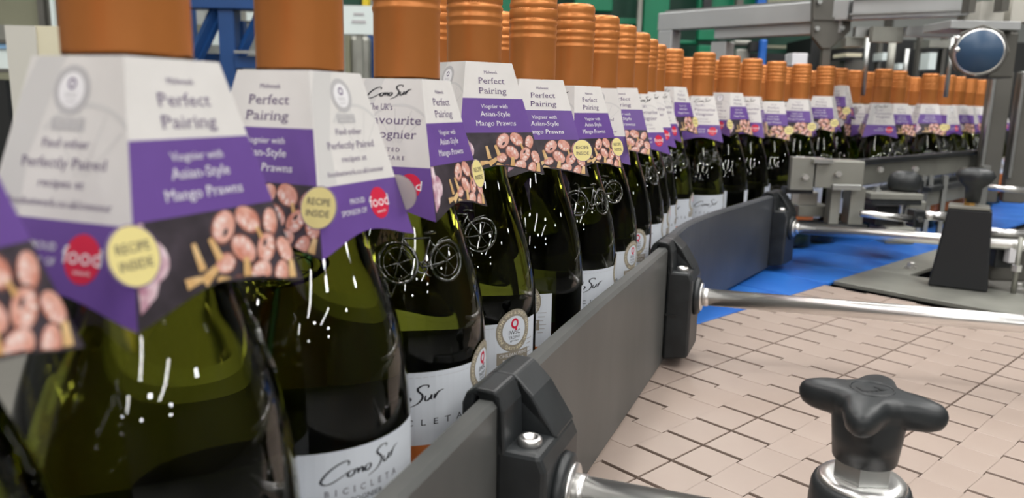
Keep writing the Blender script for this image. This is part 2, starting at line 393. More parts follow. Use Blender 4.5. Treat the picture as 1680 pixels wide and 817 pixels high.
def bracket(cx, cy, tdir, label, rod_to, rodlab, ring=True):
    """tdir: angle of the rail; u outward, s along"""
    t = Vector((cos(tdir), sin(tdir))); nn = Vector((t.y, -t.x)); c = Vector((cx, cy))
    W = lambda u, s, z: (c.x + nn.x * u + t.x * s, c.y + nn.y * u + t.y * s, z)
    b = thing('rail_bracket', label, 'bracket', (cx, cy, 60), group='black plastic rail brackets')
    hw = 24
    def ext(prof, s0, s1, nm, bev=1.6):
        mb = MB(); mb.prism(prof, s0, s1, BLACKP, fn=lambda x, y, s: W(x, s, y)); return mb.build(nm, b, bevel=bev)
    ext([(.6, 6), (22, 10), (23, 14), (23, 80), (20, 87), (.6, 87)], -hw, hw, 'clamp_body', 2.2)
    ext([(.6, 84), (21, 86), (9, 104), (0, 112.5), (-9, 113), (-13.5, 110), (-15.5, 105), (-15.5, 99), (-12.5, 97.5), (-10, 99), (-9.6, 109), (.6, 109)], -2, hw, 'roof', 1.2)
    ext([(.6, 84), (5, 84), (4, 104), (0, 112.5), (-9, 113), (-13.5, 110), (-15.5, 105), (-15.5, 99), (-12.5, 97.5), (-10, 99), (-9.6, 109), (.6, 109)], -hw, -2.01, 'hook', 1.2)
    mb = MB(); x, y, z = W(12, -13, 0)
    mb.lathe([(5.2, 86), (5.2, 89.5), (4.4, 90.3), (2.8, 90.3), (2.6, 88.2), (0.01, 88.2)], STEEL, n=24, c=(x, y, 0)); mb.build('cap_screw', b)
    mb = MB(); mb.tube([W(22.5, 0, 62), W(26, 0, 62), W(27.5, 0, 62)], [17, 16.5, 14.5], BLACKP, n=32); mb.build('boss', b)
    mb = MB(); mb.tube([W(27.4, 0, 62), W(29, 0, 62)], 12.5, STEEL, n=32); mb.build('steel_washer', b)
    mb = MB(); mb.box(W(4, -hw - .2, 48), (14, 1.2, 1.4), DARK, rz=tdir - pi / 2); mb.build('slot', b)
    s0 = Vector(W(29.2, 0, 62)); s1 = Vector((rod_to[0], rod_to[1], 62))
    mb = MB(); dd = (s1 - s0).normalized(); rr = 7.6
    mb.tube([tuple(s0), tuple(s0 + dd * 5)], 8.2, STEEL, n=32); mb.tube([tuple(s0 + dd * 5), tuple(s1)], rr, STEEL, n=40)
    o = mb.build('support_rod'); tag(o, rodlab, 'rod', 'steel rods holding the guide rails'); return s1
bracket(3, 325, atan2(.933, .36), 'nearest black plastic bracket hooked over the guide rail, socket screw on top', (238, 243), 'nearest polished steel rod, running to the star knob clamp')
bracket(145, 682, atan2(.93, .37), 'middle black plastic bracket joining the two guide rails', (760, 512), 'middle polished steel rod crossing above the beige chains')
bracket(378, 1097, atan2(.818, .574), 'farthest black plastic bracket, at the far end of the dark curved rail', (900, 880), 'farthest polished steel rod, crossing in front of the black wedge post')

# ------------------------------------------------------------------ star knob on its clamp
kx, ky, kz = 165.6, 333, 0
kn = thing('star_knob', 'black four-lobed star grip knob with steel nut, in front right', 'knob', (kx, ky, 60))
N = 128; base = radians(-33); rings = []
def starr(a, R0, R1, p=3.2): 
    c = abs(cos(2 * (a - base))) if cos(2 * (a - base)) > 0 else 0
    return R0 + (R1 - R0) * (max(0, cos(4 * (a - base)) * .5 + .5)) ** p
mb = MB(); vs = []; fs = []
prof = [(14.0, 72.5, 0), (15.2, 84, 0), (15.9, 91, 0), (None, 92.6, 9), (None, 93.4, 5), (None, 95.2, 1.8), (None, 98, .3), (None, 101, 0), (None, 103.4, .8), (None, 105.0, 2.4), (None, 105.8, 4.8), (None, 106.0, 7.5)]
for i, (r0, z, off) in enumerate(prof):
    for j in range(N):
        a = 2 * pi * j / N; rs = starr(a, 17.2, 31.5, 1.7)
        r = r0 if r0 else (max(16.0, rs - off) if i < 7 else rs - off)
        vs.append((kx + r * cos(a), ky + r * sin(a), z - (1.2 * max(0, (rs - 17) / 14) if i >= 3 else 0) * (1 if i < 11 else .4)))
M_ = len(prof)
for i in range(M_ - 1):
    for j in range(N): k = (j + 1) % N; fs.append((i * N + j, i * N + k, (i + 1) * N + k, (i + 1) * N + j))
fs += [tuple(range(N)), tuple(range((M_ - 1) * N, M_ * N))]
mb.add(vs, fs, BLACKP, True); mb.build('grip', kn)
mb = MB(); mb.lathe([(8.6, 105.4), (9.0, 106.5), (9.4, 106.6), (9.9, 105.4)], BLACKP, n=40, c=(kx, ky, 0), caps=False)
A = Art(); A.text('WDS', 0, 1.2, 2.2, BLACKP, lift=.1, serif=False); 
for i in range(4): A.rect(-4.5 + i * 2.4, -2.5, -3.1 + i * 2.4, -1.1, BLACKP, .1)
A.items = [it for it in A.items[1:]]
for i in range(5): A.rect(-6.6, -2.5 + i * 1.15, -5.4 + i % 2, -1.9 + i * 1.15, BLACKP, .1); A.rect(2.5, -2.2 + i * 1.15, 6.3 - i % 2, -1.6 + i * 1.15, BLACKP, .1)
A.emit(mb, lambda x, y, l: (kx + x * cos(.2) - y * sin(.2), ky + x * sin(.2) + y * cos(.2), 106.15 + l)); mb.build('moulded_badge', kn)
mb = MB(); mb.lathe([(13.6, 71.8), (13.9, 72.5), (14.1, 73.2)], BLACKP, n=40, c=(kx, ky, 0)); mb.build('neck', kn)
mb = MB(); mb.lathe([(13.0, 63.0), (13.4, 63.4), (13.4, 71.6), (13, 72)], STEELB, n=6, c=(kx, ky, 0), smooth=False); mb.build('hex_nut', kn)
mb = MB(); mb.lathe([(19.5, 57), (19.5, 61), (18.6, 62.4), (14, 63.0), (12, 63.0)], STEEL, n=48, c=(kx, ky, 0)); mb.build('washer', kn)
cl = thing('rod_clamp', 'black round clamp body under the star knob, gripping the rod', 'clamp', (kx, ky, 0))
mb = MB(); mb.lathe([(22.5, -3), (22.5, 50), (22, 57), (21, 59.8), (19.7, 60.4)], BLACKP, n=48, c=(kx, ky, 0)); mb.build('clamp_block', cl)
mb = MB(); mb.box((kx + 2, ky - 40, 22), (34, 70, 44), BLACKP, ch=4); mb.build('jaw', cl)

# ================================================================== BOTTLES
PR = [(0.01, 6), (22, 5), (30, 2), (34, .3), (36.6, 1.5), (38.0, 5), (38.3, 12), (38.3, 60), (38.3, 100), (38.1, 112), (37.5, 123), (36.2, 134), (34.2, 145), (31.4, 156), (28.0, 166), (24.4, 176), (21.2, 186), (18.6, 196), (16.8, 206), (15.6, 216), (14.8, 226), (14.3, 236), (14.0, 244), (13.6, 290), (11, 294), (.01, 294)]
def rad(z):
    for (r0, z0), (r1, z1) in zip(PR[6:], PR[7:]):
        if z0 <= z <= z1: return r0 + (r1 - r0) * (z - z0) / (z1 - z0)
    return 38.3
def surf(smm, z, lift):      # mm of arc around the bottle (0 = front, + = right) and height -> point
    r = rad(z); a = smm / r; r += lift
    return (r * sin(a), -r * cos(a), z)
def bottle():
    b = thing('wine_bottle', 'x', 'bottle', world=False)
    mb = MB()
    # smoothed profile
    P = [Vector(p) for p in PR]; Q = []
    for i in range(len(P) - 1):
        if 6 <= i <= 21:
            p0, p1, p2, p3 = P[i - 1], P[i], P[i + 1], P[i + 2]
            for j in range(3):
                t = j / 3; Q.append(.5 * ((2 * p1) + (p2 - p0) * t + (2 * p0 - 5 * p1 + 4 * p2 - p3) * t * t + (3 * p1 - p0 - 3 * p2 + p3) * t ** 3))
        else: Q.append(P[i])
    Q.append(P[-1]); mb.lathe([(max(.01, q.x), q.y) for q in Q], GLASS, n=72); mb.build('glass_body', b)
    # embossed bicycle
    mb = MB(); cx, cz, R = 2.5, 163, 8.6
    def path(pts, r=.55, closed=False): mb.tube([surf(s, z, .15) for s, z in pts], r, EMB, n=6, closed=closed)
    for wx in (-11.5, 11.5):
        path([(cx + wx + R * cos(a * pi / 14), cz - 3 + R * sin(a * pi / 14)) for a in range(28)], .75, True)
        for a in (0.3, 1.3, 2.3): path([(cx + wx + (R - .6) * cos(a) * q, cz - 3 + (R - .6) * sin(a) * q) for q in (-1, -.3, .3, 1)], .22)
        path([(cx + wx + (R - 2) * cos(a * pi / 8), cz - 3 + (R - 2) * sin(a * pi / 8)) for a in range(16)], .22, True)
    bb = (cx - 1, cz - 5); st = (cx + 3.5, cz + 7.5); hd = (cx - 8.5, cz + 7.5); rw = (cx + 11.5, cz - 3); fw = (cx - 11.5, cz - 3)
    for a_, b_ in ((bb, st), (st, hd), (hd, bb), (bb, rw), (rw, (cx + 3.2, cz + 6))): path([(a_[0] + (b_[0] - a_[0]) * q / 3, a_[1] + (b_[1] - a_[1]) * q / 3) for q in range(4)], .55)
    path([fw, (cx - 9.6, cz + 3), (cx - 8.3, cz + 9.5)], .5); path([(cx - 8.3, cz + 9.5), (cx - 10.4, cz + 10.8), (cx - 12.2, cz + 9.4)], .45)
    path([(cx + .8, cz + 9.4), (cx + 3.5, cz + 9.8), (cx + 6.2, cz + 9.5)], .8); path([(cx - 1 + 2.4 * cos(a * pi / 6), cz - 5 + 2.4 * sin(a * pi / 6)) for a in range(12)], .45, True)
    path([(cx - 1, cz - 5), (cx + 1.2, cz - 8.5), (cx + 2.8, cz - 8.7)], .4); path([(cx + 11.5 - 9.6, cz + 0), (cx + 8, cz + 6), (cx + 13, cz + 7.2)], .35)
    mb.build('embossed_bicycle', b)
    # screw cap
    mb = MB()
    cp = [(14.0, 241), (15.0, 240), (15.05, 241), (15.0, 268.5), (15.25, 269.2), (15.5, 270.2), (15.5, 271), (15.0, 272.0), (14.9, 273.4), (15.4, 274.4), (15.5, 275.3), (15.0, 276.4), (14.9, 278.3), (15.4, 279.2), (15.5, 280.2), (15.0, 281.2), (14.85, 281.6),
          (14.85, 288.4), (15.3, 289.2), (15.45, 290.6), (15.2, 291.6), (14.8, 292.4), (14.8, 293.8), (15.0, 295.6), (14.8, 298), (13.8, 299.6), (12.4, 300.1), (10, 300), (.01, 300)]
    mb.lathe(cp, COPPER, n=56); cap = mb.build('screw_cap', b)
    mb = MB(); mb.lathe([(14.9, 282), (15.3, 282.5), (15.3, 287.6), (14.9, 288.2)], COPPER, n=120, caps=False, rfun=lambda r, z, i: r - (.35 if i % 2 else 0)); mb.build('knurled_band', cap)
    # front label
    def wrap(x, y, l, r=38.3): a = x / r; return ((r + l) * sin(a), -(r + l) * cos(a), y)
    mb = MB(); A = Art(); W2 = 86 * pi / 180 * 38.3
    A.rect(-W2, 77.5, W2, 112.0, LABEL, .12, nx=36, ny=1); A.rect(-W2, 30, W2, 77.5, ORANGE, .12, nx=36, ny=1); A.emit(mb, wrap)
    fl = mb.build('front_label', b, fixn=False)
    mb = MB(); A = Art()
    A.script(-7.5, 99.5, 36, BLACKI, .16, wd=.75)
    A.text('BICICLETA', -4, 87.0, 2.9, BLACKI, .16, track=.62, width=50)
    A.rect(-W2 + 2, 109.6, W2 - 6, 109.75, GREYART, .14, nx=30)
    for j in range(6): A.rect(48.5, 100 - j * 2.6, 54 - (j % 3), 99.4 - j * 2.6, GREYART, .14, nx=3)
    A.text('VIOGNIER', 0, 60, 3, WHITEP, .16); A.emit(mb, wrap); mb.build('label_lettering', fl, fixn=False)
    mb = MB(); A = Art(); mx, my = 38.0, 107.0
    A.disc(mx, my, 12.2, TAUPE, .18, n=40, rings=5); A.disc(mx, my, 8.3, LABEL, .24, n=32, rings=4)
    A.disc(mx, my + 4.0, 3.0, RED, .30, ri=1.7, rx=2.7, n=20, rings=1); A.disc(mx + .9, my + .7, .8, RED, .3, n=8, rings=1)
    A.text('IWSC', mx, my - 2.2, 2.5, BLACKI, .30, serif=False, width=8.2); A.text('TROPHY', mx, my - 4.7, 1.7, BLACKI, .30, serif=False, width=8.6); A.text('BEST IN SHOW', mx, my - 6.3, .9, BLACKI, .30, serif=False, width=6.2)
    def arc(t, a0, a1, r, cap, flip=False):
        for i, chh in enumerate(t):
            a = a0 + (a1 - a0) * i / (len(t) - 1)
            if chh != ' ': A.text(chh, mx + r * cos(a), my + r * sin(a), cap, YELC, .30, serif=False, rot=(a - pi / 2) if not flip else (a + pi / 2))
    YELC = mat('pale_gold_print', (.80, .72, .52), rough=.5)
    arc('INTERNATIONAL WINE & SPIRIT COMPETITION', radians(218), radians(-38), 9.4, 1.9); arc('QUALITY AWARD', radians(237), radians(303), 11.2, 1.9, True)
    A.rect(mx - 11.5, my - 18.8, mx + 11.5, my - 11.8, TAUPE, .19, nx=8); A.text('CHILEAN WINE', mx, my - 14.6, 1.9, WHITEP, .32, serif=False, width=20); A.text('PRODUCER', mx, my - 17.7, 1.9, WHITEP, .32, serif=False, width=15.5)
    A.emit(mb, wrap); mb.build('medal_sticker', fl, fixn=False)
    # back label
    bk = lambda x, y, l: wrap(x + 38.3 * pi, y, l)
    mb = MB(); A = Art(); W3 = 32; A.rect(-W3, 45, W3, 112, LABEL, .12, nx=18, ny=1); A.emit(mb, bk); blb = mb.build('back_label', b, fixn=False)
    mb = MB(); A = Art(); A.script(0, 103.4, 33, BLACKI, .16, wd=.7); A.text('BICICLETA', 0, 95.4, 2.4, INK, .16, track=.55, width=30); A.text('VIOGNIER', 0, 91.6, 2.0, BLACKI, .16, width=15)
    for j, t in enumerate(('Our workers travel around our vineyards by bicycle,', 'tending the vines to produce the best grapes,', 'in harmony with nature and with the', 'land that our wines come from.')):
        A.text(t, 0, 86.2 - j * 2.9, 1.35, INK, .16, width=(52, 50, 42, 36)[j])
    A.emit(mb, bk); mb.build('label_lettering', blb, fixn=False)
    return b
# ------------------------------------------------------------------ printed card collar
SL = 61.6; T0, T1, HT = 15.0, 29.0, 60.0
def pfun(k):     # panel k: azimuth k*90 deg, 0 = faces front. x right, y down negative (mm along slope)
    a = k * pi / 2; ox, oy = sin(a), -cos(a); tx, ty = cos(a), sin(a)
    nz = (T1 - T0) / SL; nh = HT / SL
    def fn(x, y, l):
        t = -y / SL; d = T0 + (T1 - T0) * t + l * nh
        return (ox * d + tx * x, oy * d + ty * x, -HT * t + l * nz)
    return fn
def hw_at(y): return T0 + (T1 - T0) * (-y / SL)
def scal(x): return -SL + 5.8 * max(0.0, cos(pi * x / (2 * T1))) ** 1.3
def clip(x, y):
    y = max(y, scal(x) + .25); h = hw_at(y) - .2; return (max(-h, min(h, x)), y)
def panel_mesh(k, rows):
    mb = MB(); fn = pfun(k); NX = 14
    for side, l in ((0, 0.0), (1, -.35)):
        grid = []
        ys = [rows[0][0]] + [r[1] for r in rows]
        for y in ys:
            row = []
            for i in range(NX + 1):
                u = -1 + 2 * i / NX
                yy = scal(u * T1) if y is None else y
                row.append(fn(u * (hw_at(yy)), yy, l))
            grid.append(row)
        for j, r in enumerate(rows):
            mt = r[2] if side == 0 else PAPERIN
            for i in range(NX):
                q = [grid[j][i], grid[j + 1][i], grid[j + 1][i + 1], grid[j][i + 1]]
                if side: q = q[::-1]
                mb.add(q, [(0, 1, 2, 3)], mt)
    return mb
def prawns(A, flip=1):
    R = random.Random(11)
    def curl(x, y, r, a0, mt, wd):
        pts = [(x + r * cos(a0 + a * .55), y + r * sin(a0 + a * .55)) for a in range(9)]
        n = len(pts); vs = []; fs = []
        for i, (a, b) in enumerate(pts):
            w_ = wd * (1 - .55 * (i / (n - 1))); an = a0 + i * .55
            vs += [(a + cos(an) * w_ / 2, b + sin(an) * w_ / 2), (a - cos(an) * w_ / 2, b - sin(an) * w_ / 2)]
            if i: fs.append((2 * i - 2, 2 * i - 1, 2 * i + 1, 2 * i))
        A.items.append((vs, fs, mt, .10 + R.random() * .05))
    A.rect(-27, -46, -21.0, -38.2, CABB, .05, nx=4, ny=4); A.poly([(-26, -45), (-20, -43), (-19, -50), (-22, -55), (-27, -58)], CABB, .05)
    A.disc(-21, -47, 5, CABB, .06, n=14, rings=2)
    A.poly([(-4, -41), (2, -39), (22, -38.6), (27, -46), (29, -60), (-3, -60), (-2, -50)], CHAR, .055)
    def blob(x, y, rx, ry, rot, mt, lf, n=14):
        A.items.append(([(x + rx * cos(2 * pi * i / n) * cos(rot) - ry * sin(2 * pi * i / n) * sin(rot), y + rx * cos(2 * pi * i / n) * sin(rot) + ry * sin(2 * pi * i / n) * cos(rot)) for i in range(n)], [tuple(range(n))], mt, lf))
    for q, (x, y, r, a0) in enumerate(((3.0, -42.6, 4.8, .7), (12.5, -41.8, 4.6, 2.6), (20.5, -43.6, 3.8, 1.2), (17.0, -49.8, 4.4, 4.0), (8.2, -48.8, 4.6, 5.6), (24.0, -52.0, 3.8, 2.0), (12.6, -56.2, 4.2, .3), (1.2, -51.5, 3.4, 3.3), (20.5, -58.0, 3.6, 1.0), (4.2, -58.6, 3.2, 4.6))):
        lf = .07 + .02 * q; ca, sa = cos(a0), sin(a0); P_ = SALMON if q % 2 else PINK
        blob(x, y, r * 1.08, r * .80, a0, PRD, lf); blob(x + .35 * ca, y + .35 * sa, r * .98, r * .70, a0, SALMON, lf + .004)
        for j, (u, v, rr, mt) in enumerate(((.42, .12, .55, PINK), (-.02, .30, .50, P_), (-.48, .10, .42, PINK), (.62, -.22, .34, SALMON), (.30, .28, .26, PRL), (-.20, .40, .22, PRL), (-.62, .16, .16, PRL))):
            blob(x + (u * ca - v * sa) * r, y + (u * sa + v * ca) * r, rr * r, rr * r * .62, a0 + (.6 - j * .35), mt, lf + .006 + .0015 * j, 10)
        if q % 3 == 0: blob(x + .1 * sa * r, y - .35 * r * ca, r * .28, r * .13, a0, CHAR, lf + .018, 8)
    for (x, y, l, a, wd) in ((-7.5, -48.5, 7, 1.75, 2.4), (-5, -53.5, 6, .5, 3.2), (-1.5, -47.5, 6, 1.9, 2.6), (-10.5, -54, 5, .1, 2.6), (8.0, -53.8, 5, 1.4, 3.0), (25, -57.5, 5, 1.4, 3), (-1.0, -56.5, 5, 2.4, 3.0), (15.2, -45.6, 3.4, 1.9, 1.6)):
        dx, dy = cos(a) * l / 2, sin(a) * l / 2; nx_, ny_ = -sin(a) * wd / 2, cos(a) * wd / 2
        A.poly([(x - dx - nx_, y - dy - ny_), (x + dx - nx_ * .6, y + dy - ny_ * .6), (x + dx + nx_ * .6, y + dy + ny_ * .6), (x - dx + nx_, y - dy + ny_)], MANGO, .285)
def food(A, x, y, r):
    A.disc(x, y, r, RED, .08, n=28, rings=1); A.text('food', x - .2, y - r * .22, r * .72, WHITEP, .14, serif=False, width=r * 2.15); A.text('network', x + .3, y - r * .62, r * .20, WHITEP, .14, serif=False, width=r * .95)
def greybike(A, flip):
    A.poly([(-3 * flip, 0), (-12.5 * flip, -.2), (-17 * flip, -9), (-21 * flip, -30), (-22.5 * flip, -38.5), (-13 * flip, -38.5), (-12 * flip, -24), (-6 * flip, -8)][::1 if flip > 0 else -1], GREYART2, .03)
    A.disc(6 * flip, -30, 19, GREYART2, .04, ri=17.8, n=30, rings=1, a0=.6 if flip > 0 else 1.0, a1=2.4 if flip > 0 else 2.6)
    for a in (.8, 1.2, 1.7, 2.2): A.poly([(6 * flip + 2 * cos(a), -30 + 2 * sin(a)), (6 * flip + 17 * cos(a), -30 + 17 * sin(a)), (6 * flip + 17 * cos(a + .03), -30 + 17 * sin(a + .03)), (6 * flip + 2 * cos(a + .1), -30 + 2 * sin(a + .1))], GREYART2, .04)
def collar():
    c = thing('neck_collar', 'x', 'collar', world=False)
    P1 = [(0, -19.5, PAPER), (0, -38, PURPLE), (0, None, CHAR)]
    P2 = [(0, -38.8, PAPER), (0, None, PURPLE)]
    arts = {}
    for k, rows in ((0, P2), (-1, P1), (1, P1), (2, P2)):
        pm = panel_mesh(k, rows).build('printed_panel', c, fixn=False)
        A = Art()
        if k in (-1, 1):
            A.text('Midweek', 0, -6.2, 1.55, INKP, width=8.8, serif=True); A.text('Perfect', 0, -11.6, 3.3, INKP, width=17); A.text('Pairing', 0, -17.0, 3.3, INKP, width=18)
            A.text('Viognier with', 0, -24.8, 2.1, WHITEP, width=17.5); A.text('Asian-Style', 0, -29.2, 2.7, WHITEP, width=19.5); A.text('Mango Prawns', 0, -34.2, 2.7, WHITEP, width=26)
            prawns(A)
        elif k == 0:
            greybike(A, 1)
            A.disc(0, -8.2, 6.0, GREYART, .08, n=32, rings=1); A.disc(0, -8.2, 4.2, WHITEP, .12, n=28, rings=1); A.disc(0, -6.7, 1.4, INKP, .16, ri=.8, n=14, rings=1); A.text('IWSC', 0, -10.0, 1.2, GREYART, .16, serif=False); A.text('TROPHY', 0, -11.3, .7, GREYART, .16, serif=False)
            A.rect(-5.4, -17.8, 5.4, -14.7, GREYART, .08); A.text('CHILEAN WINE', 0, -16.0, .8, PAPER, .14, serif=False, width=9); A.text('PRODUCER', 0, -17.4, .8, PAPER, .14, serif=False, width=7)
            A.text('Find other', 0, -21.8, 2.1, INKP, width=15.5); A.text('Perfectly Paired', 0, -26.6, 2.5, INKP, width=28); A.text('recipes at', 0, -31.2, 2.1, INKP, width=15); A.text('foodnetwork.co.uk/conosur', 0, -35.8, 1.9, INKP, width=34)
            A.text('PROUD', -3.4, -46.0, 1.9, WHITEP, serif=False, width=8.8); A.text('SPONSOR OF', -6.4, -49.6, 1.9, WHITEP, serif=False, width=15); food(A, 9.8, -47.2, 5.8)
        else:
            greybike(A, 1)
            A.script(0, -6.8, 22, BLACKI, .1, wd=.95); A.text("The UK's", -9.6, -14.0, 2.8, INKP, align='l', width=12); A.text('Favourite', -10.0, -20.2, 3.9, INKP, align='l', width=27); A.text('Viognier', -9.5, -26.4, 3.9, INKP, align='l', width=25)
            A.text('CRAFTED', 0, -32.2, 1.7, INKP, track=.22, width=16); A.text('WITH CARE', 0.8, -35.8, 1.7, INKP, track=.22, width=20)
            A.text('PROUD', 0.5, -46.0, 1.9, WHITEP, serif=False, width=8.8); A.text('SPONSOR OF', -2.5, -49.6, 1.9, WHITEP, serif=False, width=15); food(A, 14.5, -47.4, 5.8)
        mb = MB(); A.emit(mb, pfun(k), .0, clip); mb.build('panel_print', pm, fixn=False)
    for k, sx in ((-1, 1), (1, -1)):
        fn = pfun(k); mb = MB(); x0, y0 = sx * hw_at(-45), -45.0
        A = Art(); A.disc(x0, y0, 7.1, PURPLE, .22, n=36, rings=1); A.disc(x0, y0, 6.8, YEL, .26, n=36, rings=1); A.emit(mb, fn)
        A = Art(); A.disc(x0, y0, 7.1, PAPERIN, -.05, n=36, rings=1); mb2 = MB(); A.emit(mb2, fn); mb.add(mb2.v, [f[::-1] for f in mb2.f], PAPERIN)
        d = mb.build('recipe_disc', c, fixn=False)
        mb = MB(); A = Art(); A.text('RECIPE', x0, y0 + .9, 2.2, INK, .34, serif=False, width=9.0); A.text('INSIDE', x0, y0 - 2.9, 2.2, INK, .34, serif=False, width=9.0); A.emit(mb, fn); mb.build('disc_lettering', d, fixn=False)
    return c
B0 = bottle(); K0 = collar()
FRONT = [(-97.6, 199.3), (-76.3, 279.6), (-49.9, 361.3), (-23.2, 436.8), (10.5, 508.4), (41.4, 578.8), (68.8, 650.7), (93.8, 723.5), (118.8, 796.2), (140.3, 870.1), (163.4, 943.5), (198.6, 1011.9), (253.5, 1066.9), (303.9, 1126.0), (354.0, 1185.3), (408.7, 1240.4), (467.4, 1291.1), (527.0, 1342.0), (654.0, 1405.0), (708.0, 1461.0), (812.0, 1545.0), (875.0, 1600.0), (930.0, 1655.0), (985.0, 1712.0), (1062.0, 1800.0), (1140.0, 1890.0), (1215.0, 1980.0)]
SECOND = [(-58.0, 545.0), (-14.0, 640.0), (12.0, 718.0), (35.0, 793.0), (58.0, 868.0), (82.0, 943.0), (106.7, 1017.6), (148.3, 1082.4), (197.7, 1141.7), (257.9, 1189.6), (308.8, 1247.5), (363.2, 1302.4), (421.5, 1352.8), (480.0, 1402.9), (577.2, 1410.0), (633.2, 1479.1), (690.0, 1540.0), (757.4, 1609.6), (819.8, 1671.8), (872.2, 1728.2), (925.0, 1785.0), (1000.0, 1865.0), (1080.0, 1950.0)]
THIRD = [(192.7, 1230.5), (243.5, 1288.3), (298.6, 1344.2), (357.9, 1396.0), (419.0, 1449.7), (526.9, 1468.3), (580.2, 1534.8), (635.0, 1600.0), (699.6, 1660.4), (760.0, 1725.0), (815.0, 1790.0)]
def place(proto, x, y, az, z=0.0, label='', group=None, first=[], tilt=0.0, scale=1.0, drop=()):
    if proto.name in first: o = copy_tree(proto)
    else: o = proto; first.append(proto.name)
    o.location = (x * MM, y * MM, z * MM); o.rotation_euler = (tilt, 0, -atan2(x, y) + radians(az)); o.scale = (scale,) * 3
    o['label'] = label; o['group'] = group
    return o
# (label yaw, collar P2 azimuth, collar top z)
SPEC = [(112, -48, 238.8), (-152, 52, 239), (9, 152, 239), (-18, -57, 250.5), (-61, 114, 244), (30, 140, 242), (5, -2, 242), (-17, -78, 244), (30, -135, 240), (24, -140, 243), (30, -120, 245), (20, 148, 252), (37, -175, 242), (146, -35, 248), (142, 172, 244), (140, 92, 238), (100, 84, 243), (150, 80, 249), (60, -170, 240), (20, -50, 240), (100, 110, 241), (10, 60, 240), (40, -30, 241), (80, -100, 240), (0, 80, 240), (20, 80, 240), (0, 60, 240)]
SEQ = ['nearest', 'second', 'third', 'fourth', 'fifth', 'sixth', 'seventh', 'eighth', 'ninth', 'tenth', 'eleventh', 'twelfth', 'thirteenth', 'fourteenth', 'fifteenth', 'sixteenth', 'seventeenth', 'eighteenth', 'nineteenth', 'twentieth', 'twenty-first', 'twenty-second', 'twenty-third', 'twenty-fourth', 'twenty-fifth', 'twenty-sixth', 'twenty-seventh', 'twenty-eighth']
BL = ['large blurred olive-green wine bottle at the left, no label in view', 'green wine bottle showing its white back label at the bottom edge', 'wine bottle with embossed bicycle above a white label, behind the nearest bracket',
      'dark wine bottle with full round trophy medal and grey producer plate', 'dark wine bottle with only a narrow white label strip at its right', 'wine bottle with bicycle above white label, sixth along the front row', 'wine bottle with narrow medal at its right edge, seventh along the front row']
CLb = ['large blurred card collar, red circle left of yellow disc, on the leftmost full bottle', 'card collar with yellow recipe disc at its centre and purple sponsor panel, second bottle', 'card collar showing The UK\'s Favourite Viognier panel, third bottle',
       'card collar facing square-on, full Asian-Style Mango Prawns panel, fourth bottle', 'card collar with prawn panel and yellow disc at its right, fifth bottle', 'narrow card collar panel with yellow disc at right edge, sixth bottle', 'card collar turned to its grey medal side, recipe text in view, seventh bottle']
GB, GC = 'wine bottles in the front row along the guide rails', 'printed card collars on the front row bottles'
place(B0, -119, 124.8, 160, 0, 'blurred amber-green wine bottle cut off at the left edge of the picture', GB)
place(K0, -119, 124.8, -50, 240, 'blurred card collar corner with prawn picture at the far left edge', GC)
for i, ((x, y), (ly, cy, zt)) in enumerate(zip(FRONT, SPEC)):
    lb = BL[i] if i < len(BL) else 'copper-capped wine bottle, %s along the front row from the left' % SEQ[i]
    lc = CLb[i] if i < len(CLb) else 'printed card collar on the %s bottle of the front row from the left' % SEQ[i]
    place(B0, x, y, ly, 0, lb, GB)
    place(K0, x, y, cy, zt + .8, lc, GC, tilt=0)
for r, (row, nm) in enumerate(((SECOND, 'second'), (THIRD, 'third'))):
    for i, (x, y) in enumerate(row):
        b = place(B0, x, y, random.uniform(-180, 180), 0, 'copper-capped wine bottle in the %s row back, %s from the left' % (nm, SEQ[i] if i else 'first'), 'wine bottles in the back rows')
        if (r == 0 and i >= 7) or (r == 1 and i >= 4):
            z = 239; az = random.uniform(-180, 180)
            lab = 'card collar on the %s bottle of the %s row back' % (SEQ[i], nm)
            if r == 0 and i == 14: z = 270; az = 75; lab = 'card collar riding high over its cap, standing above the others at the far right'
            place(K0, x, y, az, z, lab, 'printed card collars on the back row bottles')

# ================================================================== MACHINERY AROUND
def pbox(mb, x0, y0, x1, y1, Y, depth, mt, ch=0.0, zb=None):
    """box whose near face spans the photo rectangle when seen from the camera, at distance Y; zb: run it down to this height"""
    cx = (x0 + x1) / 2; a = at(cx, y0, Y); b = at(cx, y1, Y); l = at(x0, (y0 + y1) / 2, Y); r = at(x1, (y0 + y1) / 2, Y)
    z0 = b[2] if zb is None else zb; z1 = a[2]; xc = (a[0] + b[0]) / 2
    mb.box((xc, Y + depth / 2, (z0 + z1) / 2), (abs(r[0] - l[0]), depth, abs(z1 - z0)), mt, ch=ch)
def beam(mb, p, q, h, t, mt, ch=0.0):
    p, q = Vector(p), Vector(q); c = (p + q) / 2; d = q - p; L = hypot(d.x, d.y)
    mb.box(tuple(c), (L, t, h), mt, rz=atan2(d.y, d.x), ch=ch)
def newthing(name, label, cat, px, py, Y, group=None): return thing(name, label, cat, at(px, py, Y), group=group)
def part(name, par, *boxes, bevel=0.0):
    mb = MB()
    for b in boxes: pbox(mb, *b[:7], **(b[7] if len(b) > 7 else {}))
    return mb.build(name, par, bevel=bevel)

